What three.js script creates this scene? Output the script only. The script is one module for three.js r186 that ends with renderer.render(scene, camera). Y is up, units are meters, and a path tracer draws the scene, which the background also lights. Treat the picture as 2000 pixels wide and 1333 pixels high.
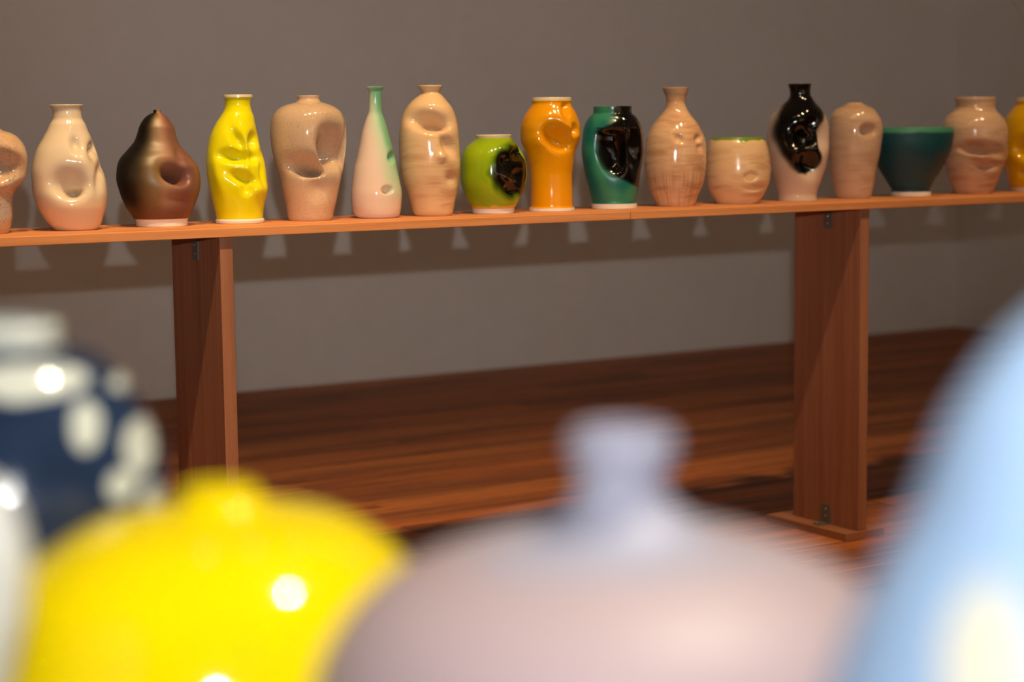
import * as THREE from 'three';
import { RoundedBoxGeometry } from 'three/addons/geometries/RoundedBoxGeometry.js';
import { mergeGeometries } from 'three/addons/utils/BufferGeometryUtils.js';

// ---------------------------------------------------------------- camera, sky, exposure
const scene = new THREE.Scene();
const camera = new THREE.PerspectiveCamera(20.277, 2000 / 1333, 0.05, 60);
camera.position.set(0, 0.9195, 3.0868);
camera.rotation.set(-0.11156, -0.56958, -0.01149, 'YXZ');
camera.focus = 3.48;
camera.userData.fStop = 2.8;
scene.background = new THREE.Color(0.55, 0.75, 1.0);
scene.backgroundIntensity = 5;
const renderer = new THREE.WebGLRenderer({ antialias: true });
renderer.toneMapping = THREE.LinearToneMapping;
renderer.toneMappingExposure = 1.0;
renderer.shadowMap.enabled = true;

// the two kinds of light the photograph shows: warm track spots over the shelf, and the neutral flash by the camera
const SPOT_COLOR = new THREE.Color(1.0, 0.7, 0.36);
const SPOT_HEIGHT = 3.0, SPOT_Z = 0.98;
const TRACK_SPOTS = [[0.75, 13], [1.3, 13], [1.95, 10.5], [2.65, 8], [3.4, 6]];    // x of each fitting, candela
const FILL_SPOTS = [[0.2, 4.9, 40], [2.6, 4.9, 38]];            // x, z, candela: unseen warm fill lamps added behind the camera
const TABLE_SPOTS = [[1.3, 16]], TABLE_COLOR = new THREE.Color(1, 0.88, 0.66);   // over the near table
const FLASH = { at: [-0.03, 1.09, 3.16], power: 12.5, spill: 2.6, aim: [3.86, 1.3, -3.07] };

// ---------------------------------------------------------------- helpers
const taken = {};
function numbered(name) {
  const n = taken[name] ?? 0; taken[name] = n + 1;
  return n ? `${name}_${String(n).padStart(3, '0')}` : name;
}
function thing(name, label, category, [x, y, z], turnDegrees = 0, group) {
  const o = new THREE.Group(); o.name = numbered(name); scene.add(o);
  o.position.set(x, y, z); o.rotation.y = THREE.MathUtils.degToRad(turnDegrees);
  o.userData = { label, category }; if (group) o.userData.group = group;
  return o;
}
function part(name, geometry, material, parent, at, label) {
  const m = new THREE.Mesh(geometry, material); m.name = name;
  m.castShadow = m.receiveShadow = true;
  if (at) m.position.set(...at);
  if (label) m.userData.label = label;
  parent.add(m); return m;
}
function structure(name, geometry, material, at) {
  const m = part(name, geometry, material, scene, at); m.userData.kind = 'structure'; return m;
}
function random(seed) { let s = seed >>> 0; return () => { s = (s + 0x6d2b79f5) | 0; let t = Math.imul(s ^ (s >>> 15), 1 | s); t = (t + Math.imul(t ^ (t >>> 7), 61 | t)) ^ t; return ((t ^ (t >>> 14)) >>> 0) / 4294967296; }; }
const hash = (x, y, z) => { let h = Math.imul(x, 374761393) ^ Math.imul(y, 668265263) ^ Math.imul(z, 2147483647 ^ 0x5bd1e995); h = Math.imul(h ^ (h >>> 13), 1274126177); return ((h ^ (h >>> 16)) >>> 0) / 4294967296; };
const ease = (t) => t * t * (3 - 2 * t);
const lerp = (a, b, t) => a + (b - a) * t;
const smooth = (a, b, x) => ease(Math.min(1, Math.max(0, (x - a) / (b - a))));
function noise(x, y, z = 0) {                       // value noise, 0 to 1
  const X = Math.floor(x), Y = Math.floor(y), Z = Math.floor(z), u = ease(x - X), v = ease(y - Y), w = ease(z - Z);
  const c = (i, j, k) => hash(X + i, Y + j, Z + k);
  return lerp(lerp(lerp(c(0, 0, 0), c(1, 0, 0), u), lerp(c(0, 1, 0), c(1, 1, 0), u), v), lerp(lerp(c(0, 0, 1), c(1, 0, 1), u), lerp(c(0, 1, 1), c(1, 1, 1), u), v), w);
}
function tileNoise(x, y, px, py, seed) {            // repeats every px, py
  const X = Math.floor(x), Y = Math.floor(y), u = ease(x - X), v = ease(y - Y), m = (a, n) => ((a % n) + n) % n;
  const c = (i, j) => hash(m(X + i, px), m(Y + j, py), seed);
  return lerp(lerp(c(0, 0), c(1, 0), u), lerp(c(0, 1), c(1, 1), u), v);
}
const mix = (a, b, t) => [lerp(a[0], b[0], t), lerp(a[1], b[1], t), lerp(a[2], b[2], t)];
function texture(w, h, paint, srgb = true) {        // paint(column, row) gives [r, g, b] from 0 to 255
  const d = new Uint8Array(w * h * 4);
  for (let j = 0; j < h; j++) for (let i = 0; i < w; i++) {
    const c = paint(i, j), k = (j * w + i) * 4;
    for (let n = 0; n < 3; n++) d[k + n] = Math.min(255, Math.max(0, Math.round(c[n])));
    d[k + 3] = 255;
  }
  const t = new THREE.DataTexture(d, w, h);
  t.magFilter = THREE.LinearFilter; t.wrapS = t.wrapT = THREE.RepeatWrapping;
  if (srgb) t.colorSpace = THREE.SRGBColorSpace;
  t.needsUpdate = true; return t;
}
// wood: one tile is 1.6 m along the grain (u) and 0.2 m across (v)
function woodTexture(dark, light, seed, contrast = 1) {
  return texture(1024, 256, (i, j) => {
    const u = i / 1024, v = j / 256, bend = tileNoise(u * 6, v * 4, 6, 4, seed) * 0.06 + tileNoise(u * 14, v * 6, 14, 6, seed + 1) * 0.02;
    const g = 0.45 * tileNoise(u * 4, (v + bend) * 26, 4, 26, seed + 2) + 0.3 * tileNoise(u * 10, (v + bend) * 64, 10, 64, seed + 3) + 0.25 * tileNoise(u * 60, v * 128, 60, 128, seed + 4);
    const broad = tileNoise(u * 3, v * 5, 3, 5, seed + 5);
    return mix(dark, light, Math.min(1, Math.max(0, 0.5 + contrast * (g - 0.5) * 1.3 + (broad - 0.5) * 0.35)));
  });
}
// a box whose uv are in wood tiles, the grain along the given axis
function woodBox(w, h, d, grain, seed, round = 0.0015) {
  const g = new RoundedBoxGeometry(w, h, d, 1, Math.min(round, Math.min(w, h, d) * 0.4));
  return grainUv(g, grain, seed);
}
function grainUv(g, grain, seed) {
  const p = g.attributes.position, n = g.attributes.normal, uv = new Float32Array(p.count * 2), r = random(seed), ou = r() * 7, ov = r() * 5;
  for (let i = 0; i < p.count; i++) {
    const q = [p.getX(i), p.getY(i), p.getZ(i)], m = [Math.abs(n.getX(i)), Math.abs(n.getY(i)), Math.abs(n.getZ(i))];
    let along = q[grain], rest = [0, 1, 2].filter((a) => a !== grain), across = m[rest[0]] > m[rest[1]] ? q[rest[1]] : q[rest[0]];
    if (m[grain] > 0.7) { along = q[rest[0]] * 0.4; across = q[rest[1]]; }
    uv[2 * i] = along / 1.6 + ou; uv[2 * i + 1] = across / 0.2 + ov;
  }
  g.setAttribute('uv', new THREE.BufferAttribute(uv, 2)); return g;
}

// ---------------------------------------------------------------- the room
const ROOM = { x0: -4, x1: 6.32, z0: -3.066, z1: 7, h: 3.7, t: 0.12 };
const wallTexture = texture(512, 512, (i, j) => {
  const u = i / 512, v = j / 512, n = 0.5 * tileNoise(u * 6, v * 6, 6, 6, 71) + 0.3 * tileNoise(u * 40, v * 40, 40, 40, 72) + 0.2 * tileNoise(u * 200, v * 200, 200, 200, 73);
  return mix([229, 228, 227], [238, 237, 236], n);
});
wallTexture.repeat.set(0.5, 0.5);
const wallMaterial = new THREE.MeshStandardMaterial({ map: wallTexture, roughness: 0.85 });
const ceilingMaterial = new THREE.MeshStandardMaterial({ color: 0xcfcdca, roughness: 0.9 });
const boxAt = (name, x0, x1, y0, y1, z0, z1, m) => {
  const g = new THREE.BoxGeometry(x1 - x0, y1 - y0, z1 - z0), p = g.attributes.position, n = g.attributes.normal, uv = g.attributes.uv;
  for (let i = 0; i < p.count; i++) uv.setXY(i, Math.abs(n.getX(i)) > 0.5 ? p.getZ(i) : p.getX(i), Math.abs(n.getY(i)) > 0.5 ? p.getZ(i) : p.getY(i));
  return structure(name, g, m, [(x0 + x1) / 2, (y0 + y1) / 2, (z0 + z1) / 2]);
};
{
  const { x0, x1, z0, z1, h, t } = ROOM;
  boxAt('wall_back', x0 - t, x1 + t, -0.14, h, z0 - t, z0, wallMaterial);
  boxAt('wall_right', x1, x1 + t, -0.14, h, z0, z1, wallMaterial);
  boxAt('wall_left', x0 - t, x0, -0.14, h, z0, z1, wallMaterial);
  boxAt('ceiling', x0 - t, x1 + t, h, h + t, z0 - t, z1 + t, ceilingMaterial);
  // the wall behind the camera, with two windows
  const s = new THREE.Shape([[x0 - t, -0.14], [x1 + t, -0.14], [x1 + t, h], [x0 - t, h]].map((q) => new THREE.Vector2(...q)));
  const wins = [[-0.5, 1.1], [1.6, 1.1]].map(([x, y]) => [x, y, 0.5, 1.0]);
  for (const [x, y, w, hh] of wins) s.holes.push(new THREE.Path([[x, y], [x, y + hh], [x + w, y + hh], [x + w, y]].map((q) => new THREE.Vector2(...q))));
  structure('wall_front', new THREE.ExtrudeGeometry(s, { depth: t, bevelEnabled: false }), wallMaterial, [0, 0, z1]);
  const frameMaterial = new THREE.MeshStandardMaterial({ color: 0xe4e2de, roughness: 0.5 });
  const paneMaterial = new THREE.MeshPhysicalMaterial({ color: 0xffffff, roughness: 0.02, transmission: 1, thickness: 0, ior: 1.5 });
  wins.forEach(([x, y, w, hh], k) => {
    const g = new THREE.Group(); g.name = `window_${k + 1}`; g.userData.kind = 'structure'; g.position.set(x + w / 2, y, z1 + t / 2); scene.add(g);
    const bar = (bw, bh, bx, by) => { const b = new THREE.BoxGeometry(bw, bh, 0.06); b.translate(bx, by, 0); return b; };
    part('window_frame', mergeGeometries([bar(0.05, hh, -w / 2 + 0.025, hh / 2), bar(0.05, hh, w / 2 - 0.025, hh / 2), bar(w - 0.1, 0.05, 0, 0.025), bar(w - 0.1, 0.05, 0, hh - 0.025), bar(w - 0.1, 0.04, 0, hh / 2)]), frameMaterial, g);
    for (const [a, b] of [[0.05, hh / 2 - 0.02], [hh / 2 + 0.02, hh - 0.05]]) part('pane', new THREE.BoxGeometry(w - 0.1, b - a, 0.006), paneMaterial, g, [0, (a + b) / 2, 0]);
  });
}
// floor: old boards running along the back wall, each its own board where the photograph shows them
{
  const { x0, x1, z0, z1 } = ROOM;
  const slab = structure('floor', new THREE.BoxGeometry(x1 - x0 + 0.24, 0.12, z1 - z0 + 0.24), new THREE.MeshStandardMaterial({ color: 0x1c110b, roughness: 0.9 }), [(x0 + x1) / 2, -0.08, (z0 + z1) / 2]);
  const tones = [[[104, 56, 25], [200, 112, 50]], [[114, 63, 28], [212, 122, 55]], [[92, 50, 23], [184, 102, 46]], [[120, 69, 31], [220, 130, 60]]];
  const woods = tones.map(([a, b], k) => new THREE.MeshStandardMaterial({ map: woodTexture(a, b, 200 + 20 * k, 1.25), roughness: 0.62 }));
  const r = random(5), rest = [[], [], [], []];
  let z = z0 + 0.002, row = 0;
  while (z < z1 - 0.05) {
    const w = Math.min(0.085 + 0.04 * r(), z1 - z); let x = x0; let first = 0.3 + 1.6 * r();
    while (x < x1 - 0.01) {
      let l = first || 1.3 + 1.9 * r(); first = 0; if (x + l > x1 - 0.4) l = x1 - x;
      const seen = x + l > 0.8 && z < 0.45 && x < 1.2 + (6.4 - 1.2) && x + l > 2.3 - (z - z0) * 0.4;
      const k = Math.floor(r() * 4), g = grainUv(new THREE.BoxGeometry(l - 0.0022, 0.02, w - 0.0026), 0, Math.floor(r() * 1e6)), lift = (r() - 0.5) * 0.0014;
      const at = [x + l / 2 - slab.position.x, 0.07 + lift, z + w / 2 - slab.position.z];
      if (seen) part('floor_board', g, woods[k], slab, at); else { g.translate(...at); rest[k].push(g); }
      x += l;
    }
    z += w; row++;
  }
  rest.forEach((gs, k) => { const m = part('floor_boards', mergeGeometries(gs), woods[k], slab); m.userData.kind = 'stuff'; });
}

// ---------------------------------------------------------------- lamps
const blackMetal = new THREE.MeshStandardMaterial({ color: 0x1b1b1c, roughness: 0.45, metalness: 0.3 });
const glow = (color, k) => new THREE.MeshStandardMaterial({ color: 0x222222, emissive: color, emissiveIntensity: k, roughness: 0.4 });
const warmGlow = glow(SPOT_COLOR, 40), flashGlow = glow(new THREE.Color(1, 0.98, 0.96), 60);
function spotLight(at, target, color, candela, degrees, penumbra, radius) {
  const l = new THREE.SpotLight(color, candela, 0, THREE.MathUtils.degToRad(degrees), penumbra, 2);
  l.position.set(...at); l.target.position.set(...target); l.castShadow = true; l.shadow.radius = radius; scene.add(l, l.target);
}
function trackLight(at, target, candela, degrees, label, group, color = SPOT_COLOR, glowing = warmGlow) {
  const o = thing('track_light', label, 'spotlight', at, 0, group), dir = new THREE.Vector3(...target).sub(o.position).normalize();
  const aim = new THREE.Quaternion().setFromUnitVectors(new THREE.Vector3(0, -1, 0), dir);
  const can = part('housing', new THREE.LatheGeometry([[0.001, 0.16], [0.04, 0.16], [0.05, 0.15], [0.053, 0.02], [0.056, 0], [0.051, 0], [0.049, 0.012], [0.001, 0.012]].map((q) => new THREE.Vector2(...q)), 32), blackMetal, o);
  can.quaternion.copy(aim);
  const lens = part('lens', new THREE.CylinderGeometry(0.045, 0.045, 0.004, 32), glowing, o, dir.clone().multiplyScalar(-0.006).toArray()); lens.quaternion.copy(aim);
  part('stem', new THREE.CylinderGeometry(0.008, 0.008, ROOM.h - 0.03 - at[1] - 0.12, 16), blackMetal, o, [0, (ROOM.h - 0.03 - at[1] + 0.12) / 2, 0]);
  const from = new THREE.Vector3(...at).addScaledVector(dir, 0.012).toArray();
  spotLight(from, target, color, candela, degrees, 0.9, 2.2);
}
function rail(z, x0, x1, label) {
  const o = thing('track_rail', label, 'rail', [(x0 + x1) / 2, ROOM.h - 0.03, z]);
  part('rail', new THREE.BoxGeometry(x1 - x0, 0.03, 0.035), blackMetal, o, [0, 0.0149, 0]);
}
rail(SPOT_Z, 0.2, 4.2, 'black ceiling rail that carries the spots over the vase shelf');
rail(4.9, -1, 4, 'black ceiling rail added to carry the warm fill spots behind the camera');
const NTH = ['first', 'second', 'third', 'fourth', 'fifth'];
TRACK_SPOTS.forEach(([x, cd], k) => trackLight([x, SPOT_HEIGHT, SPOT_Z], [x + 0.12, 0.8, -0.12], cd, 22.5, `black track spotlight aimed at the vase shelf, ${NTH[k]} from the left on its rail`, 'spots over the vase shelf'));
rail(2.55, 0.3, 2.3, 'black ceiling rail that carries the spots over the low near table');
for (const [x, cd] of TABLE_SPOTS) trackLight([x, SPOT_HEIGHT, 2.55], [0.42, 0.7, 2.4], cd, 22, 'black track spotlight aimed down at the low near table', 'spots over the near table', TABLE_COLOR, glow(TABLE_COLOR, 40));
FILL_SPOTS.forEach(([x, z, cd], k) => trackLight([x, 3.2, z], [x + 0.3, 0.8, z + 1.6], cd, 38, `added warm fill spotlight aimed at the rear floor behind the camera, ${NTH[k]} from the left`, 'added fill spots behind the camera'));
{
  // the flash: a small lamp head on a stand just behind and above the lens
  const { at, aim, power, spill } = FLASH;
  const o = thing('flash_lamp', 'small black flash lamp on a slim stand behind the camera', 'flash', [at[0], 0, at[2] + 0.12]);
  const head = new THREE.Group(), dir = new THREE.Vector3(...aim).sub(new THREE.Vector3(...at)).normalize();
  head.name = 'head'; head.position.set(0, at[1], -0.12); head.quaternion.setFromUnitVectors(new THREE.Vector3(0, 0, -1), dir); o.add(head);
  part('housing', new RoundedBoxGeometry(0.08, 0.055, 0.07, 2, 0.006), blackMetal, head, [0, 0, 0.043]);
  part('flash_window', new THREE.BoxGeometry(0.066, 0.042, 0.004), flashGlow, head, [0, 0, 0.007]);
  part('pole', new THREE.CylinderGeometry(0.009, 0.012, 1.0, 16), blackMetal, o, [0, 0.545, 0]);
  part('bracket', new THREE.BoxGeometry(0.02, 0.06, 0.1), blackMetal, o, [0, 1.045, -0.04]);
  for (let k = 0; k < 3; k++) {
    const a = Math.PI / 2 + k * 2 * Math.PI / 3, c = new THREE.CatmullRomCurve3([new THREE.Vector3(0, 0.5, 0), new THREE.Vector3(Math.cos(a) * 0.14, 0.25, Math.sin(a) * 0.14), new THREE.Vector3(Math.cos(a) * 0.28, 0.008, Math.sin(a) * 0.28)]);
    part('leg', new THREE.TubeGeometry(c, 8, 0.007, 8), blackMetal, o);
  }
  spotLight(new THREE.Vector3(...at).addScaledVector(dir, 0.004).toArray(), aim, new THREE.Color(1, 0.99, 0.95), power, 19.5, 1, 0.4);
  spotLight(new THREE.Vector3(...at).addScaledVector(dir, 0.004).toArray(), aim, new THREE.Color(1, 0.99, 0.95), spill, 65, 1, 0.4);   // what the head throws beside its beam
}

// ---------------------------------------------------------------- shelves
const pine = new THREE.MeshStandardMaterial({ map: woodTexture([194, 118, 68], [224, 150, 92], 11, 0.7), roughness: 0.5 });
const cedar = new THREE.MeshStandardMaterial({ map: woodTexture([140, 88, 60], [174, 114, 82], 31, 0.8), roughness: 0.55 });
const steel = new THREE.MeshStandardMaterial({ color: 0x6f6b64, roughness: 0.45, metalness: 0.35 });
const screwMetal = new THREE.MeshStandardMaterial({ color: 0xc8c8c8, roughness: 0.25, metalness: 1 });
function shelfUnit({ top, thick, depth, x0, x1, joints, legs, at, label, legDepth, boards = pine }) {
  const o = thing('trestle_shelf', label, 'shelf', at);
  const ends = [x0, ...joints, x1];
  for (let k = 0; k + 1 < ends.length; k++) {
    const l = ends[k + 1] - ends[k];
    part('shelf_board', woodBox(l - 0.0012, thick, depth, 0, 40 + k), boards, o, [(ends[k] + ends[k + 1]) / 2, top - thick / 2, -depth / 2]);
  }
  legs.forEach((x, k) => {
    const t = 0.025, back = -legDepth - 0.01, mid = (back - 0.01) / 2, g0 = 0.018, hgt = top - thick - g0;
    part('leg_panel', woodBox(t, hgt, legDepth, 1, 60 + k), cedar, o, [x - t / 2, g0 + hgt / 2, mid]);
    part('foot_board', woodBox(0.116, g0, 0.27, 2, 80 + k), cedar, o, [x - t / 2 + 0.003, g0 / 2, mid - 0.02]);
    for (const [y, s] of [[top - thick, -1], [g0, 1]]) {
      const plate = new THREE.BoxGeometry(0.0025, 0.045, 0.026); plate.translate(0, s * 0.0225, 0);
      const flange = new THREE.BoxGeometry(0.03, 0.0025, 0.026); flange.translate(-0.0138, s * 0.0013, 0);
      const br = part('bracket', mergeGeometries([plate, flange]), steel, o, [x - t - 0.0013, y, mid + 0.004]);
      for (const [px, py, along] of [[-0.0018, s * 0.034, 'x'], [-0.0018, s * 0.018, 'x'], [-0.02, s * 0.0035, 'y']]) for (const dz of along === 'y' ? [-0.007, 0.007] : [0]) {
        const sc = new THREE.SphereGeometry(0.0036, 10, 6); sc.scale(along === 'x' ? 0.5 : 1, along === 'y' ? 0.5 : 1, 1);
        part('screw', sc, screwMetal, br, [px, py, dz]);
      }
    }
  });
  return o;
}
const paint = new THREE.MeshStandardMaterial({ map: texture(256, 256, (i, j) => { const n = tileNoise(i / 8, j / 8, 32, 32, 91); return mix([196, 196, 200], [208, 208, 212], n); }), roughness: 0.6 });
shelfUnit({ top: 0.75, thick: 0.0165, depth: 0.262, x0: -0.35, x1: 4.62, joints: [2.262], legs: [-0.13, 1.401, 2.916, 4.44], at: [0, 0, 0], legDepth: 0.218,
  label: 'long low trestle shelf of pale wood carrying the row of dented vases' });
shelfUnit({ top: 0.5, thick: 0.022, depth: 1.2, x0: -0.05, x1: 0.9, joints: [0.42], legs: [0.12, 0.72], at: [0, 0, 2.98], legDepth: 1.1, boards: paint, label: 'lower pale painted table beneath the blurred foreground vases' });


// ---------------------------------------------------------------- vases
// rows: height, radius and sideways lean in millimetres, from the lip down. dents: x, height, half width, half height, tilt, depth, upward push, edge hardness.
function pchip(xs, ys) {
  const n = xs.length, h = [], d = [], m = new Array(n).fill(0);
  for (let i = 0; i + 1 < n; i++) { h.push(xs[i + 1] - xs[i]); d.push((ys[i + 1] - ys[i]) / h[i]); }
  for (let i = 1; i + 1 < n; i++) if (d[i - 1] * d[i] > 0) { const a = 2 * h[i] + h[i - 1], b = h[i] + 2 * h[i - 1]; m[i] = (a + b) / (a / d[i - 1] + b / d[i]); }
  m[0] = d[0]; m[n - 1] = d[n - 2];
  return (x) => {
    let i = 0; while (i < n - 2 && x > xs[i + 1]) i++;
    const t = (x - xs[i]) / h[i], t2 = t * t, t3 = t2 * t;
    return ys[i] * (2 * t3 - 3 * t2 + 1) + ys[i + 1] * (3 * t2 - 2 * t3) + h[i] * (m[i] * (t3 - 2 * t2 + t) + m[i + 1] * (t3 - t2));
  };
}
function outline(rows, count) {                       // even steps along the profile, from the bottom row up
  const up = [...rows].reverse(), xs = up.map((q) => q[0]), r = pchip(xs, up.map((q) => q[1])), o = pchip(xs, up.map((q) => q[2]));
  const fine = [], N = 1500; let len = 0;
  for (let i = 0; i <= N; i++) {
    const h = lerp(xs[0], xs[xs.length - 1], i / N), q = [h, r(h), o(h), 0];
    if (i) len += Math.hypot(q[0] - fine[i - 1][0], q[1] - fine[i - 1][1]); q[3] = len; fine.push(q);
  }
  const out = []; let k = 0;
  for (let i = 0; i <= count; i++) {
    const s = len * i / count; while (k < N && fine[k + 1][3] < s) k++;
    const a = fine[k], b = fine[Math.min(k + 1, N)], t = b[3] > a[3] ? Math.min(1, (s - a[3]) / (b[3] - a[3])) : 0;
    out.push([lerp(a[0], b[0], t), lerp(a[1], b[1], t), lerp(a[2], b[2], t)]);
  }
  return out;
}
function denting(dents, rows, top = rows[0][0]) {                        // how far a point of the wall is pushed, all in millimetres
  if (!dents?.length) return null;
  const up = [...rows].reverse(), rad = pchip(up.map((q) => q[0]), up.map((q) => q[1]));
  const list = dents.map(([x, y, rx, ry, rot, depth, push, hard]) => {
    const a = rot * Math.PI / 180, R = rad(y), z = Math.sqrt(Math.max(0.04 * R * R, R * R - x * x)), n = Math.hypot(x, z);
    return { x, y, rx, ry, c: Math.cos(a), s: Math.sin(a), d: [-x / n * depth, push * depth, -z / n * depth], hard };
  });
  return (x, y, z) => {
    if (z < -8) return [0, 0, 0];
    const f = smooth(-8, 8, z) * smooth(top, top - 14, y), out = [0, 0, 0];
    for (const q of list) {
      const dx = x - q.x, dy = y - q.y, a = (dx * q.c - dy * q.s) / q.rx, b = (dx * q.s + dy * q.c) / q.ry, rho = Math.hypot(a, b);
      if (rho > 2.4) continue;
      const w = Math.exp(-Math.pow(rho, q.hard)) * f;
      for (let k = 0; k < 3; k++) out[k] += q.d[k] * w;
    }
    return out;
  };
}
function turned(profile, segments, push, height) {     // profile of [h, r, lean] in mm, open or closed by radius 0; returns metres
  const rows = profile.length, cols = segments + 1, pos = new Float32Array(rows * cols * 3), uv = new Float32Array(rows * cols * 2), index = [];
  for (let j = 0; j < rows; j++) for (let i = 0; i < cols; i++) {
    const th = (i / segments) * 2 * Math.PI - Math.PI, [h, r, o, still] = profile[j];
    let p = [Math.sin(th) * r + o, h, Math.cos(th) * r];
    if (push && !still) { const d = push(p[0], p[1], p[2]); p = [p[0] + d[0], p[1] + d[1], p[2] + d[2]]; }
    const k = j * cols + i;
    pos[3 * k] = p[0] / 1000; pos[3 * k + 1] = p[1] / 1000; pos[3 * k + 2] = p[2] / 1000;
    uv[2 * k] = i / segments; uv[2 * k + 1] = h / height;
  }
  for (let j = 0; j + 1 < rows; j++) for (let i = 0; i < segments; i++) { const a = j * cols + i, b = a + 1, c = a + cols, d = c + 1; index.push(a, b, c, b, d, c); }
  const g = new THREE.BufferGeometry();
  g.setAttribute('position', new THREE.BufferAttribute(pos, 3)); g.setAttribute('uv', new THREE.BufferAttribute(uv, 2)); g.setIndex(index);
  g.computeVertexNormals();
  const n = g.attributes.normal;
  for (let j = 0; j < rows; j++) {
    const a = j * cols, b = a + segments, v = new THREE.Vector3(n.getX(a) + n.getX(b), n.getY(a) + n.getY(b), n.getZ(a) + n.getZ(b)).normalize();
    n.setXYZ(a, v.x, v.y, v.z); n.setXYZ(b, v.x, v.y, v.z);
  }
  return g;
}
// glaze(p) gives [r, g, b] (and a fourth number, the roughness) at p = { x, h, th, f (0 at the foot, 1 at the lip), n(scale), streak }
function glazeMaps(rows, glaze, size, withRoughness) {
  const H = rows[0][0], up = [...rows].reverse(), rad = pchip(up.map((q) => q[0]), up.map((q) => q[1])), off = pchip(up.map((q) => q[0]), up.map((q) => q[2]));
  const at = (i, j) => {
    const th = (i / size) * 2 * Math.PI - Math.PI, h = Math.min(H, (j + 0.5) / size * H), r = rad(h), x = Math.sin(th) * r, z = Math.cos(th) * r;
    return { x: x + off(h), z, h, th, f: h / H, r, n: (s, k = 0) => noise(x / s + k * 17.3 + 100, h / s + 100, z / s + 100), streak: (s, v, k = 0) => noise(x / s + k * 9.1 + 100, h / v + 100 + k * 31, z / s + 100) };
  };
  const map = texture(size, size, (i, j) => glaze(at(i, j)));
  let rough = null;
  if (withRoughness) rough = texture(size, size, (i, j) => { const q = (glaze(at(i, j))[3] ?? 0.12) * 255; return [q, q, q]; }, false);
  for (const t of [map, rough]) if (t) t.wrapT = THREE.ClampToEdgeWrapping;
  return { map, rough };
}
const LIP_GLAZE = new THREE.MeshPhysicalMaterial({ color: new THREE.Color(0.64, 0.53, 0.36), roughness: 0.22 });
const BARE_CLAY = new THREE.MeshStandardMaterial({ color: new THREE.Color(0.74, 0.64, 0.53), roughness: 0.7 });
function vase(v, name, label, category, o = {}) {
  const { rows, at, turn, dents } = v, y = o.y ?? 0.7501, H = rows[0][0];
  const root = thing(name, label, category, [at[0], y, at[1]], turn, o.group);
  const lipRows = o.lip ?? 0, footRows = o.foot ?? 0, seg = o.segments ?? 144;
  const bodyRows = rows.slice(lipRows, rows.length - (footRows ? footRows : 0) || undefined);
  const push = denting(dents, rows, bodyRows[0][0]), wall = o.wall ?? 3.2, depth = o.depth ?? Math.min(45, H * 0.3);
  const { map, rough } = glazeMaps(rows, o.glaze, o.size ?? 384, o.mapped);
  const m = new THREE.MeshPhysicalMaterial({ map, roughness: rough ? 1 : o.roughness ?? 0.1, roughnessMap: rough, ior: 1.5 });
  // body, from the bottom up; over the lip and down inside
  const prof = outline(bodyRows, o.rings ?? 120), low = prof[0];
  if (!footRows) { const r0 = low[1]; prof.unshift([0, 0.01, low[2], 1], [0, r0 * 0.985, low[2], 1]); prof[2] = [Math.min(0.6, low[0] + 0.6), r0, low[2]]; }
  else prof.unshift([low[0], 0.01, low[2], 1], [low[0], low[1] * 0.99, low[2], 1]);
  const inside = (top, from, list) => {
    const w = Math.min(wall, top[1] * 0.45);
    for (let k = 1; k <= 6; k++) { const a = (k / 6) * Math.PI; list.push([top[0] + Math.sin(a) * w * 0.5, top[1] - w * 0.5 + Math.cos(a) * w * 0.5, top[2], 1]); }
    const hs = outline(from, 60).reverse();
    let last = top[0];
    for (const q of hs) if (q[0] < top[0] - 0.5 && q[0] > top[0] - depth) { list.push([q[0], Math.max(1.5, Math.min(q[1] - w, o.straight ? top[1] - w : 1e9)), q[2], 1]); last = q[0]; }
    list.push([last - 1, 0.01, list[list.length - 1][2], 1]);
  };
  if (!lipRows) inside(prof[prof.length - 1], rows, prof);
  else prof.push([prof[prof.length - 1][0], prof[prof.length - 1][1] * 0.7, prof[prof.length - 1][2], 1]);
  part('body', turned(prof, seg, push, H), m, root);
  if (lipRows) {
    const lp = outline(rows.slice(0, lipRows + 1), 14); inside(lp[lp.length - 1], rows, lp);
    part('lip', turned(lp, 72, null, H), o.lipMaterial ?? LIP_GLAZE, root, null, o.lipLabel ?? 'pale unglazed lip');
  }
  if (footRows) {
    const fp = outline(rows.slice(-footRows - 1), 12), b = fp[0];
    fp[0] = [0.8, b[1], b[2]]; fp.unshift([0, 0.01, b[2]], [0, b[1] * 0.985, b[2]]);
    part('foot', turned(fp, 72, null, H), BARE_CLAY, root, null, 'bare pale clay foot');
  }
  return root;
}
// blends from a to b over ragged edges
const ragged = (p, at, width, scale, k = 0) => smooth(at - width, at + width, p.h + (p.n(scale, k) - 0.5) * 3 * width);
const speckle = (p, c, dark, scale, amount, k = 0) => mix(c, dark, smooth(1 - amount, 1 - amount + 0.12, p.n(scale, k)) * 0.55);
const blob = (p, x, h, rx, rh, tilt = 0, wob = 0.18) => { const a = tilt * Math.PI / 180, dx = p.x - x, dh = p.h - h, u = (dx * Math.cos(a) + dh * Math.sin(a)) / rx, v = (-dx * Math.sin(a) + dh * Math.cos(a)) / rh; return (p.z > 0 ? Math.hypot(u, v) : 9) + (p.n(16, 3) - 0.5) * wob; };

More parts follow.
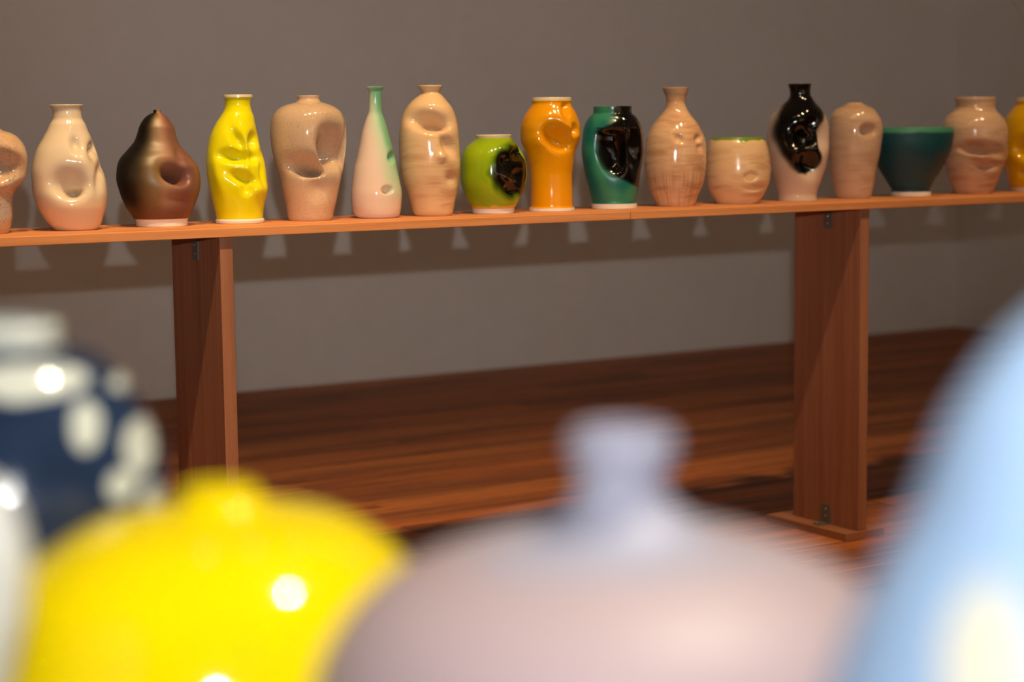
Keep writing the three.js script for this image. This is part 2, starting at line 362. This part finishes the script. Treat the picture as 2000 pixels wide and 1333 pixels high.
const ROW = 'dented vases in a row on the long wooden shelf';
const V = {
  speckled: {
  at: [1.006, -0.125], turn: -17.4,
  rows: [[223.9, 22.5, -8.1], [211.9, 20.8, -8.6], [199.9, 21.7, -9.1], [184.4, 25, -8.9], [175, 31.7, -5.9], [169.7, 40.9, -0.2], [161.9, 48.5, 3.7], 
    [146.4, 59, 3.6], [124.8, 62.8, 3.2], [98.9, 59.5, 2.1], [84.2, 52.8, 1.4], [68.6, 40.2, 1.6], [53.9, 37.3, 1.4], [29.6, 37.8, 0], 
    [12.2, 34.4, 0.1], [0, 29.8, 0]],
  dents: [[20.1, 115.9, 29.6, 26.1, 20, 31.4, -0.25, 2.4],
    [41.3, 140.7, 15.7, 9.6, 40, -7, 0, 2],
    [44.5, 93.8, 17.4, 12.2, -30, -5.2, 0, 2]],
  },
  white: {
  at: [1.16, -0.135], turn: -19.8,
  rows: [[216, 28.6, -8.3], [212.5, 26.6, -8.2], [206.3, 24.5, -7.5], [194.8, 25.1, -7.3], [183.3, 30.8, -7.3], [171.9, 35.5, -8.1], [160.4, 41.2, -8.9], 
    [137.4, 51.6, -11.4], [113.4, 58.1, -11.8], [90.3, 63, -8.7], [67.1, 63.9, -6.9], [43.9, 60.1, -4.8], [29.6, 54.5, -3.2], [19.7, 49.7, -2.2], 
    [8.1, 43.6, -0.9], [0, 37.1, 0]],
  dents: [[-8.8, 83.2, 26.9, 22.4, 14, 30.4, -0.35, 2.3],
    [-5.7, 73.3, 13.4, 8.1, 10, 23.3, -0.2, 2.6],
    [4.8, 147.8, 8.1, 14.3, -10, 10.7, -0.2, 2],
    [34.9, 136.7, 7.2, 13.4, 0, 15.2, 0, 2],
    [19.4, 118.3, 12.5, 23.3, -30, -6.3, 0, 2],
    [43.9, 93.8, 7.2, 25.1, 8, 8.1, 0, 2]],
  },
  gourd: {
  at: [1.326, -0.148], turn: -22.3,
  rows: [[206.9, 6.5, -2.4], [203.3, 6.8, -2.3], [201, 11.3, -2.8], [197.8, 15.8, -3.8], [193.3, 20.7, -4.4], [185.1, 26.6, -4.5], [176, 31.5, -4], 
    [166, 33.8, -4.8], [151.9, 38.8, -5.7], [137.7, 49.2, -7.4], [123.1, 62.3, -7.3], [103.9, 72.3, -4.3], [84.6, 74.6, -3.5], [60.7, 70.6, -2], 
    [36.9, 61.6, -1.9], [22.1, 53.5, -0.6], [13.8, 48.5, -0.5], [11.1, 46.2, -0.1], [0, 45.8, 0]],
  dents: [[26.9, 95.1, 21.2, 13.8, 25, 36.9, -0.3, 2.3],
    [30.3, 89.6, 12.9, 7.4, 25, 25.8, -0.2, 2.6],
    [24.3, 100.7, 38.7, 33.2, 20, 8.3, 0, 2],
    [36, 128, 6.5, 13.8, -20, 7.4, 0, 2],
    [27.3, 49.2, 27.7, 12.9, 5, 6.5, 0, 2]],
  },
  yellow: {
  at: [1.478, -0.146], turn: -24.6,
  rows: [[233, 26.4, 3], [229.3, 26.4, 2.9], [224.7, 23.7, 2.7], [216.3, 23.2, 2], [205.6, 25.5, 1.3], [195.9, 30.2, 0.1], [181.9, 36.2, -3.5], 
    [158.2, 44.1, -6.4], [134.4, 48.8, -7.1], [125, 51.1, -5.9], [105.3, 53.7, -4.4], [86.6, 54.2, -3], [67.3, 52.9, -1.7], [48, 49.9, -1], 
    [29.2, 46, -0.9], [14.6, 43.4, -0.1], [8.5, 43, 0.2], [5.7, 44.8, 0.1], [0, 43.9, 0]],
  dents: [[-4.2, 123.1, 25.5, 10.4, 6, 22.6, -0.25, 2.4],
    [1.2, 151.1, 8.5, 20.8, -28, 13.2, -0.1, 2],
    [29.1, 149.8, 7.5, 15.1, 0, 16, 0, 2.2],
    [31.1, 121.7, 9.4, 10.4, 0, 13.2, -0.2, 2.2],
    [6.8, 84.5, 18.9, 9.4, 22, 16, -0.25, 2.2],
    [14.7, 65.6, 8.5, 11.3, 0, 10.4, -0.2, 2],
    [37, 61.5, 16, 14.2, 0, -7.5, 0, 2],
    [-34.1, 86.1, 11.3, 37.7, -12, -5.7, 0, 2],
    [42.6, 94.3, 3.8, 24.5, 0, 6.6, 0, 2],
    [14.4, 122.9, 4.7, 42.5, -4, -3.8, 0, 2]],
  },
  beige: {
  at: [1.621, -0.143], turn: -26.6,
  rows: [[231.3, 20.9, 1.5], [227.5, 20, 1.4], [221.8, 22.4, 1.8], [217, 38.1, 0.3], [212.3, 49, -0.3], [205.2, 59, 0.1], [193.3, 66.6, -0.2], 
    [180.9, 70, 0], [161.9, 71.5, 0.1], [141.8, 70.6, 0.5], [122.7, 67.8, 1], [102.6, 63.5, 2], [83.5, 58.3, 3], [59.1, 53.1, 1.9], 
    [34.6, 48.1, 1.6], [14.9, 44, 0.4], [4.8, 42.1, 0.2], [0, 40.2, 0]],
  dents: [[48.1, 140.3, 24.1, 36.6, -8, 40.5, -0.3, 2.4],
    [49.8, 126.9, 15.4, 21.2, -6, 25, -0.2, 2.6],
    [-5.2, 104.7, 30.8, 16.4, 10, 30.8, -0.5, 2.3],
    [0.4, 98.8, 19.3, 8.7, 8, 21.2, -0.3, 2.6],
    [16.8, 64.1, 19.3, 25, 0, 13.5, -0.1, 2],
    [-33.8, 108.9, 13.5, 17.3, 0, 4.8, 0, 2]],
  },
  celadon: {
  at: [1.764, -0.142], turn: -28.6,
  rows: [[248.7, 16.1, 0.4], [245.8, 15.1, 0.3], [241, 12.4, 0.5], [220.6, 11.9, -0.4], [202.2, 13.2, -0.5], [185.7, 19, -0.8], [162.4, 25.9, -1.3], 
    [139, 31.8, -0.7], [115.6, 37.2, -0.7], [92.1, 42.1, -2.1], [68.7, 46, -1.6], [45.2, 49, -1.1], [26.5, 48, -1.4], [9.8, 45.1, -0.8], 
    [3.9, 42.7, -0.4], [0, 39.2, 0]],
  dents: [[19.7, 54.7, 8.9, 5.9, -5, 12.8, -0.5, 2.6],
    [29.6, 115.2, 5.9, 8.9, 0, 11.8, -0.3, 2.3]],
  },
  tan: {
  at: [1.886, -0.138], turn: -30.3,
  rows: [[250.9, 23.8, -1.9], [248, 22.8, -2], [243.1, 19.3, -1.6], [238.1, 17.4, -1.7], [232.2, 23.8, -2.2], [222.8, 33.7, -4.4], [208.6, 45.2, -5.1], 
    [194.8, 51.7, -5.8], [175, 56.2, -5.6], [151.3, 58.4, -5.8], [127.5, 59.2, -5.4], [103.7, 59.3, -4.8], [79.8, 57.3, -4.2], [55.9, 51.9, -2.1], 
    [32, 45.4, -1], [13, 41, -0.8], [4, 38.5, -0.4], [0, 36, 0]],
  dents: [[-5, 184.9, 36, 16, 8, 30, -0.4, 2.2],
    [1.9, 179.9, 22, 7, 14, 12, -0.3, 2.4],
    [2.8, 174.9, 20, 12, 30, 8, 0, 2],
    [32.1, 137, 11, 24, -25, 17, -0.1, 2.2],
    [17.8, 115.3, 10, 9, 0, -8, 0, 2],
    [37.1, 73.3, 11, 12, 0, 8, 0, 2]],
  },
  green: {
  at: [2.023, -0.136], turn: -32.1,
  rows: [[154.1, 35.5, 2.4], [149, 34.5, 2.4], [143, 39.6, 1.3], [135.9, 48.2, -0.3], [123.8, 57.4, -0.5], [111.7, 62.5, 0.4], [97.5, 65.3, 1.5], 
    [77.2, 66.4, 2.2], [57.9, 64.1, 1.2], [38.6, 58, 1], [23.9, 50.9, 0.8], [14.2, 44.8, 0.7], [10.2, 42.3, 0.1], [0, 41.3, 0]],
  dents: [[41.2, 83.8, 24.5, 34.7, 0, 16.3, 0, 2.2],
    [54.8, 117.1, 10.2, 12.2, 0, 15.3, -0.2, 2],
    [28.3, 107.3, 10.2, 10.2, 0, 9.2, -0.2, 2],
    [30.9, 72.8, 12.2, 5.1, 25, -13.3, 0, 2],
    [41.8, 48.3, 13.3, 10.2, 0, 13.3, -0.3, 2],
    [58.4, 73.5, 8.2, 14.3, 0, 12.2, 0, 2]],
  },
  orange: {
  at: [2.164, -0.137], turn: -33.9,
  rows: [[226.9, 39.8, 2], [222.4, 40.3, 1.5], [217.3, 39.3, 1.4], [210.1, 42.6, 0.6], [200.9, 48.8, 0], [185, 56.9, -0.9], [166.5, 61.1, -1.1], 
    [152.6, 61.1, -1.2], [138.1, 58.5, -1.9], [124.7, 52.8, -1.5], [110.3, 48.5, -1.4], [91.7, 45.1, -0.2], [73.1, 43.1, -0.4], [50.3, 42.6, -0.1], 
    [26.5, 43.1, 0.2], [9.9, 43.1, 0.1], [6.7, 46.3, 0], [0, 46.3, 0]],
  dents: [[12.2, 150.3, 29.1, 20.8, 34, 33.3, -0.3, 2.6],
    [29.2, 203.6, 6.2, 18.7, -5, 10.4, 0, 2],
    [47.5, 163.3, 6.2, 10.4, 0, 15.6, 0, 2.5],
    [35.1, 168.6, 8.3, 20.8, -40, -7.3, 0, 2]],
  },
  teal: {
  at: [2.319, -0.135], turn: -35.7,
  rows: [[208.8, 39.5, -2.6], [197.2, 39.5, -2.7], [188.9, 48, -2.7], [177.3, 55.4, -2.8], [160.5, 61.2, -2.4], [141.6, 63.4, -2.5], [117.8, 64.5, -2.6], 
    [94.2, 61.6, -2.5], [69.9, 57.2, -2.8], [46.6, 52.4, -1.4], [27.6, 48.7, -1], [12.7, 46.1, -0.5], [10.6, 47.2, -0.5], [0, 46.7, 0]],
  dents: [[-4.6, 125.8, 28.7, 40.4, -6, 34, -0.15, 2.3],
    [5.8, 96.2, 15.9, 19.1, 20, 9.6, -0.2, 2],
    [42.9, 123.2, 12.7, 36.1, -4, 23.4, 0, 2.3],
    [23.9, 130.8, 6.4, 38.2, 0, -6.4, 0, 2],
    [-3.4, 155.2, 25.5, 8.5, 0, 7.4, 0, 2]],
  },
  streaked: {
  at: [2.479, -0.136], turn: -37.6,
  rows: [[247.5, 27.4, 0.4], [244.3, 26.3, 0.4], [237.9, 24.4, 1.2], [228.3, 21, 1.5], [216.5, 19.3, 0.9], [204.7, 23.1, 1.4], [190.8, 32.3, 0.9], 
    [174.7, 45.7, 0.3], [158, 55.4, 0.2], [139.2, 62.5, 0.7], [115.6, 65.2, 0.1], [93, 65.8, -0.5], [69.2, 63.7, -0.5], [50.3, 59.9, 0], 
    [31.4, 52.9, -0.5], [15.2, 45.9, 0], [0, 40.5, 0]],
  dents: [[7.3, 142.4, 9.8, 7.6, 20, 7.6, -0.3, 2.5],
    [48.1, 141.9, 6.5, 7.6, 0, 9.8, -0.3, 2.5],
    [52.4, 122.6, 6.5, 8.7, 0, 7.6, 0, 2]],
  },
  cup: {
  at: [2.652, -0.142], turn: -39.4,
  rows: [[140.4, 57.7, -0.8], [136, 59.9, -0.8], [129.4, 63.2, 0.3], [111.7, 67.1, 0.9], [93, 69.1, 1.7], [74.2, 70.2, 2.3], [54.3, 69.2, 1.8], 
    [35.5, 65.1, 1], [18.3, 56.3, 1.1], [7.8, 50.2, 0.6], [0, 46.4, 0]],
  dents: [[29.7, 59.6, 11.1, 7.8, -5, 12.2, -0.5, 2.4],
    [33.1, 35.2, 20, 6.7, 0, 5.6, -0.4, 2]],
  },
  black: {
  at: [2.836, -0.155], turn: -41.2,
  rows: [[256.6, 25.8, 3.2], [252.1, 24.7, 3.2], [244.3, 23, 3.8], [235.3, 22.6, 4.2], [226.3, 26.3, 5.1], [213.9, 36.7, 3.1], [199.9, 50.5, 2.3], 
    [183.5, 61.2, 0.7], [164.4, 66.6, 0.5], [140.6, 69.1, -0.2], [116.9, 68.6, 0.4], [93.1, 64.4, 0.9], [69.3, 59.1, 1.3], [45.5, 51.5, 1.2], 
    [26.2, 45.1, -0.1], [12.5, 42.3, -0.6], [0, 44, 0]],
  dents: [[15.1, 145, 25.1, 19.4, 20, 31.9, -0.3, 2.3],
    [25.5, 83.8, 19.4, 29.7, -12, 25.1, -0.1, 2.3],
    [1.8, 106.7, 22.8, 13.7, 10, -9.1, 0, 2],
    [57.7, 140, 9.1, 31.9, 0, 20.5, 0, 2.6],
    [32.8, 171.9, 13.7, 13.7, 0, 16, -0.2, 2],
    [43, 156, 6.8, 9.1, 0, 9.1, 0, 2]],
  },
  plain: {
  at: [3.012, -0.165], turn: -42.8,
  rows: [[215.6, 16, 0.5], [211, 22.9, 1.7], [202.9, 40.6, 1.2], [190.2, 52.1, 1.2], [173.5, 58.7, 3.4], [152.1, 60.7, 4.4], [127.8, 59.4, 3.2], 
    [103.5, 57.6, 1.6], [79.1, 53.9, 0.4], [54.7, 50.5, -0.5], [30.3, 46, -0.3], [9.3, 41.4, -0.1], [0, 38, 0]],
  dents: [[32, 154.1, 15.2, 11.7, 0, 21, -0.3, 2.4],
    [-6.4, 86.1, 11.7, 39.7, 0, -2.3, 0, 2]],
  },
  bowl: {
  at: [3.191, -0.165], turn: -44.5,
  rows: [[156.7, 99, -2.8], [148.4, 100.2, -2.7], [138.9, 99, -2.6], [124, 96.7, -2.4], [106.9, 92.4, -1.8], [86.8, 84, -1.8], [61.9, 71.2, -1.5], 
    [36.9, 55.5, -1.7], [22.6, 47.9, -0.9], [14.3, 43.2, -0.8], [10.7, 47.3, -0.2], [0, 47.3, 0]],
  },
  wide: {
  at: [3.389, -0.16], turn: -46.2,
  rows: [[226.6, 47.8, 1.9], [221.7, 47.5, 2.2], [216.9, 46.1, 2.6], [206.1, 45.5, 3.4], [198.2, 49, 2.3], [185.6, 61.5, 0.6], [169.9, 71.5, 1.4], 
    [150.5, 76.3, 2.8], [129.9, 76.3, 4.3], [109.3, 75.8, 5.2], [88.7, 73.4, 5.6], [68.1, 69.9, 3.5], [53.5, 65.2, 1.4], [32.9, 58.1, 0.6], 
    [14.6, 50.4, 0.3], [0, 43.9, 0]],
  dents: [[15, 109.2, 39.1, 12.2, 4, 31.8, -0.4, 2.4],
    [22.4, 89.8, 29.3, 9.8, 8, -11, 0, 2],
    [34.5, 69.1, 26.9, 9.8, 0, 13.4, -0.2, 2],
    [55.4, 93.2, 15.9, 12.2, 0, 11, -0.2, 2]],
  },
  golden: {
  at: [3.606, -0.165], turn: -48,
  rows: [[225.2, 43.3, -4.1], [220.2, 44.5, -4], [211.6, 44.5, -3.9], [199.2, 54.2, -3.7], [178.1, 68.7, -3.4], [157, 74.7, -3.1], [125.9, 78.4, -2.5], 
    [92.3, 77.2, -1.9], [57.4, 70.1, -1.2], [31.2, 65.3, -0.7], [16.3, 60.4, -0.4], [10, 56.8, -0.2], [0, 55.6, 0]],
  dents: [[-21.1, 107.4, 22.6, 22.6, 0, 30.1, -0.2, 2.3],
    [-27.3, 45.1, 10, 8.8, 0, 10, -0.2, 2]],
  },
};
const brushed = (p, light, dark, fine) => {            // slip brushed on while the wheel turns
  const hh = p.h + (p.n(46, 6) - 0.5) * 16, q = (sx, sh, k) => noise(p.x / sx + 70 + k * 9, hh / sh + 70 + k * 31, p.z / sx + 70);
  const s = 0.5 * q(40, 10, 0) + 0.3 * q(26, 4.5, 1) + 0.2 * q(16, fine ?? 2, 2);
  return mix(dark, light, 0.3 + 0.7 * smooth(0.2, 0.66, s + (p.n(34, 8) - 0.5) * 0.3));
};
vase(V.speckled, 'dented_vase', 'speckled beige dented vase cut off by the left edge of the photo', 'vase', { group: ROW, roughness: 0.11,
  glaze: (p) => speckle(p, speckle(p, mix([196, 160, 128], [172, 158, 150], smooth(0.45, 0.75, p.n(40))), [126, 100, 82], 1.5, 0.3), [104, 82, 68], 3, 0.18, 2) });
vase(V.white, 'dented_vase', 'glossy cream white vase with flared lip and round hole-like dent', 'vase', { group: ROW, roughness: 0.11,
  glaze: (p) => mix([220, 190, 158], [210, 190, 164], ragged(p, 50, 7, 30)) });
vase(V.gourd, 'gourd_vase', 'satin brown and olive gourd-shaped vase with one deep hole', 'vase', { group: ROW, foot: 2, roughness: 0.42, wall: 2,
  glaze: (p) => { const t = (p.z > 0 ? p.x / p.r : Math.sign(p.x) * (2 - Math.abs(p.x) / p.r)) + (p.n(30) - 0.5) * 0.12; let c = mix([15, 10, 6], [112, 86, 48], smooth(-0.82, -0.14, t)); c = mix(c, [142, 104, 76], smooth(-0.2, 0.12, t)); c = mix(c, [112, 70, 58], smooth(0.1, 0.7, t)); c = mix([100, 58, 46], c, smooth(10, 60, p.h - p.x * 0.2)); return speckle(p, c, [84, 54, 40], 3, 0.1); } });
vase(V.yellow, 'dented_vase', 'lemon yellow glossy vase with pinched face-like grooves and cream lip', 'vase', { group: ROW, lip: 1, foot: 2, roughness: 0.11,
  glaze: (p) => mix([212, 202, 4], [220, 208, 12], p.n(22)) });
vase(V.beige, 'dented_vase', 'large beige speckled round-shouldered vase with two deep dents', 'vase', { group: ROW, roughness: 0.11, depth: 20,
  glaze: (p) => { let c = mix([178, 148, 120], [192, 163, 133], p.n(34)); c = mix([194, 158, 126], c, ragged(p, 70, 8, 24)); return mix(c, speckle(p, speckle(p, c, [132, 98, 74], 1.3, 0.3), [112, 82, 64], 2.2, 0.16, 4), 0.55); } });
vase(V.celadon, 'bottle_vase', 'slender long-necked bottle fading from pale pink to celadon green', 'vase', { group: ROW, roughness: 0.11, wall: 2,
  glaze: (p) => { const t = p.x + (p.h - 120) * 0.24 + (p.n(30) - 0.5) * 6, g = smooth(-12, 34, t) * smooth(18, 78, p.h), d = smooth(16, 34, t) * smooth(60, 140, p.h); return mix(mix([214, 188, 168], [166, 198, 160], g), [98, 158, 120], d); } });
vase(V.tan, 'dented_vase', 'tall tan brushed vase with small neck and a folded brow', 'vase', { group: ROW, depth: 16, roughness: 0.11,
  glaze: (p) => mix(brushed(p, [214, 176, 132], [186, 140, 100]), [214, 178, 134], smooth(110, 200, p.h) * 0.8) });
vase(V.green, 'dented_jar', 'small round lime green jar with a black dented patch', 'vase', { group: ROW, lip: 1, foot: 1, roughness: 0.11, depth: 14,
  glaze: (p) => { const g = mix([150, 168, 20], [120, 150, 18], p.n(24)); const c = mix([10, 9, 6], mix([34, 60, 8], g, 0.3), smooth(0.78, 1.0, blob(p, 46, 84, 50, 52, 0))); const d = mix(c, g, smooth(0.9, 1.2, blob(p, 46, 84, 50, 52, 0))); return mix([206, 160, 70], d, ragged(p, 16, 2.2, 11)); } });
vase(V.orange, 'dented_vase', 'amber orange glossy vase with a folded dent below its wide cream lip', 'vase', { group: ROW, depth: 11, lip: 1, foot: 1, roughness: 0.11,
  glaze: (p) => mix([212, 138, 4], [220, 146, 8], p.n(26)) });
const tealEdge = pchip([0, 40, 56, 70, 87, 119, 157, 172, 185, 206], [70, 56, 28, 2, -20, -34, -36, -10, 4, 2]);
vase(V.teal, 'dented_vase', 'dark green vase with glossy black dented front and bare clay foot', 'vase', { group: ROW, foot: 1, mapped: true,
  glaze: (p) => { const black = smooth(-13, 9, p.x - tealEdge(p.h) + (p.n(26) - 0.5) * 8) * (p.z > -25 ? 1 : 0); return [...mix(mix([16, 100, 90], [44, 122, 90], smooth(0.35, 0.7, p.n(30))), [7, 7, 7], black), lerp(0.34, 0.07, black)]; } });
vase(V.streaked, 'bottle_vase', 'tan bottle vase with brown brushed streaks and cross-hatched lower half', 'vase', { group: ROW, roughness: 0.11,
  glaze: (p) => { let c = brushed(p, [208, 164, 124], [172, 120, 84], 1.2); c = mix(c, [150, 122, 98], smooth(228, 236, p.h) * 0.5); const v = noise(p.th * 30 + 40, p.h / 60, 7); return mix(c, [138, 84, 50], smooth(0.5, 0.85, v) * smooth(88, 60, p.h) * 0.3); } });
vase(V.cup, 'dented_cup', 'low round tan cup with a green-stained rim and small dimple', 'cup', { group: ROW, roughness: 0.2, depth: 128, wall: 4,
  glaze: (p) => { let c = brushed(p, [216, 176, 132], [184, 136, 96]); c = mix(c, [214, 176, 132], smooth(90, 120, p.h) * 0.6); return mix(c, [96, 128, 24], smooth(-3, 1.5, p.h - 141 + 18 * Math.pow(p.n(22, 5), 2.2))); } });
const blackLeft = pchip([0, 60, 70, 90, 119, 153, 192, 214, 260], [8, 6, -4, -20, -40, -52, -42, -34, -40]), blackRight = pchip([0, 60, 75, 104, 143, 180, 217, 260], [16, 20, 43, 52, 47, 57, 44, 44]);
vase(V.black, 'dented_vase', 'cream vase with a glossy black front running up to its lip', 'vase', { group: ROW, roughness: 0.07,
  glaze: (p) => { const w = (p.n(20) - 0.5) * 4, l = smooth(-15, 9, p.x - blackLeft(p.h) + w), r = smooth(6, -3, p.x - blackRight(p.h) + w); return mix([192, 164, 142], [8, 7, 7], p.z > -10 || p.h > 212 ? Math.min(p.h > 218 ? 1 : l * r, smooth(56, 66, p.h + w)) : 0); } });
vase(V.plain, 'dented_vase', 'neckless beige vase with a single thumb dent near the shoulder', 'vase', { group: ROW, roughness: 0.11, depth: 12, wall: 2,
  glaze: (p) => mix([184, 148, 120], brushed(p, [194, 160, 130], [164, 122, 92]), 0.6) });
vase(V.bowl, 'bowl', 'wide plain dark teal bowl with a bare pale foot', 'bowl', { group: ROW, foot: 1, roughness: 0.45, depth: 132, wall: 5,
  glaze: (p) => mix([6, 66, 74], [62, 128, 96], smooth(142, 150, p.h + (p.n(20) - 0.5) * 4)) });
vase(V.wide, 'dented_jar', 'wide-necked tan jar with a slot-like dent and swirling brown bands', 'vase', { group: ROW, roughness: 0.11,
  glaze: (p) => mix(brushed(p, [198, 158, 128], [164, 114, 84], 2), [204, 170, 140], smooth(120, 150, p.h + (p.n(40) - 0.5) * 60) * 0.5) });
vase(V.golden, 'dented_vase', 'golden yellow dented vase cut off by the right edge of the photo', 'vase', { group: ROW, foot: 1, lip: 1, roughness: 0.08,
  glaze: (p) => mix([214, 156, 6], [220, 166, 10], p.n(24)) });

// the blurred vases close to the camera, on the lower table
const NEAR = 'blurred vases in the foreground', near = { y: 0.5001, group: NEAR, size: 384 };
const F = {
  yellow: {
  at: [0.383, 2.228], turn: -24.1,
  rows: [[243.4, 18.7, -5], [242.1, 19.9, -4.9], [240.3, 19.7, -4.9], [237.3, 21.5, -4.9], [234.7, 24.4, -4.4], [233.9, 31.9, -4.3], [231.3, 43.4, -4.5], 
    [228.2, 57.8, -4.5], [223.1, 69.8, -5.1], [215.4, 81.8, -6.2], [206.4, 93.4, -7.6], [193.5, 103.7, -8.9], [180.5, 110.7, -9], [164.9, 116.3, -9.4], 
    [145.8, 119.8, -9.8], [115, 118.9, -10.7], [75.3, 106.5, -12.6], [21.5, 80.6, -11.3], [0, 74.1, -11.3]],
  },
  lavender: {
  at: [0.446, 2.471], turn: -35.9,
  rows: [[296.5, 19.9, 0.3], [295.3, 21.6, 0.3], [291.7, 22.1, 0.2], [286.5, 20.6, 0.1], [282.3, 18.2, -0.1], [276.1, 17.3, -0.6], [268.7, 20.1, -0.3], 
    [262.8, 26.9, 0.1], [256.5, 38.3, 0], [251.4, 59, -0.1], [243.4, 80.8, -1.4], [234.9, 96.5, -1.7], [224.3, 108.5, -1.9], [211.5, 117.4, -2.1], 
    [196.5, 123.5, -2.3], [175, 126.6, -2.5], [144.7, 123, -2.6], [103, 103.6, -2.5], [58.7, 76.6, -2.3], [45.3, 70.4, -2.3], [0, 64.7, -2.3]],
  },
  blue: {
  at: [0.465, 2.708], turn: -50.8,
  rows: [[395.2, 18.1, 0.5], [392.9, 19.6, 0.6], [386.8, 15.2, 0.8], [379.1, 14.8, 1], [369.9, 20.4, 1.1], [359.1, 32.8, 1], [349.8, 41.7, 0.9], 
    [341.3, 47.9, 0.8], [328, 55.5, 0.6], [313.9, 61.1, 0.6], [301.3, 65.6, 0.6], [288.6, 71.7, 0.5], [274.3, 78.6, 0.2], [263.1, 83.5, 0.1], 
    [250.2, 88.6, -0.1], [221, 97.3, -0.3], [171.7, 99.6, 0.7], [121.9, 83.6, 3.4], [79.8, 62.7, 6.1], [0, 57.7, 6.1]],
  },
  navy: {
  at: [0.35, 2.012], turn: -18,
  rows: [[310.7, 28, -5.2], [309.2, 30.2, -5.1], [306.8, 29.9, -4.9], [300.9, 27, -5.2], [296.5, 36.2, -5.2], [292, 49.9, -5.1], [283.1, 60, -5.1], 
    [268.2, 70.7, -5.6], [251.8, 79.1, -6], [233.8, 85.5, -6.5], [215.8, 89.2, -6.9], [191.6, 89.4, -7.8], [155.3, 82.2, -9.6], [109.5, 66.5, -11.9], 
    [63.3, 52.3, -14.1], [29.2, 42.2, -15.7], [0, 38.8, -15.7]],
  },
  white: {
  at: [0.219, 2.297], turn: -15.5,
  rows: [[306.3, 13.1, -5.5], [303.1, 14.1, -5.6], [295.6, 10.1, -6], [287, 14.2, -6.3], [278.4, 27.3, -6.5], [268.7, 37.5, -6.7], [256.8, 42.6, -7.1], 
    [241.6, 45.4, -7.6], [224.2, 44.8, -8.4], [198, 39.8, -9.7], [153.9, 29.8, -12], [86.9, 20.7, -15.1], [0, 19, -15.1]],
  },
};
vase(F.yellow, 'squat_bottle', 'bright yellow squat bottle with tiny neck, blurred at lower left', 'vase', { ...near, roughness: 0.08, glaze: (p) => mix([250, 222, 0], [252, 227, 4], p.n(60)) });
vase(F.lavender, 'squat_bottle', 'matte lavender grey bottle with a flared lip, blurred at centre front', 'vase', { ...near, roughness: 0.5, glaze: (p) => mix(mix([172, 161, 178], [180, 160, 166], smooth(170, 225, p.h + (p.n(50) - 0.5) * 50)), [166, 168, 190], smooth(244, 262, p.h + (p.n(40) - 0.5) * 12)) });
vase(F.blue, 'tall_vase', 'pale blue tall vase with a cream patch, blurred at the right edge', 'vase', { ...near, roughness: 0.4, glaze: (p) => mix(mix([156, 190, 234], [168, 200, 238], p.n(50)), [230, 226, 206], smooth(1.2, 0.8, blob(p, -37, 266, 13, 27, 0))) });  // one cream oval mixed into the blue on the front
vase(F.navy, 'spotted_vase', 'navy blue vase with white dripping neck and white spots, blurred at left', 'vase', { ...near, roughness: 0.12,
  glaze: (p) => {
    const white = [218, 224, 216], base = mix([30, 46, 74], [40, 60, 92], p.n(30));
    const spots = [[34, 258, 9, 13], [64, 243, 10, 15], [52, 224, 8.5, 8.5], [70, 214, 7, 7], [56, 277, 7, 4], [4, 283, 33, 9], [-40, 240, 14, 16], [-58, 262, 12, 14]].map(([x, h, a, b]) => blob(p, x, h, a, b, 0, 0.25));
    return mix(base, white, Math.max(smooth(297, 299, p.h), smooth(1.08, 0.92, Math.min(...spots))));
  } });
vase(F.white, 'white_vase', 'white glossy vase whose blurred edge shows at the far left beside the yellow bottle', 'vase', { ...near, roughness: 0.15, glaze: () => [222, 228, 230] });

renderer.render(scene, camera);
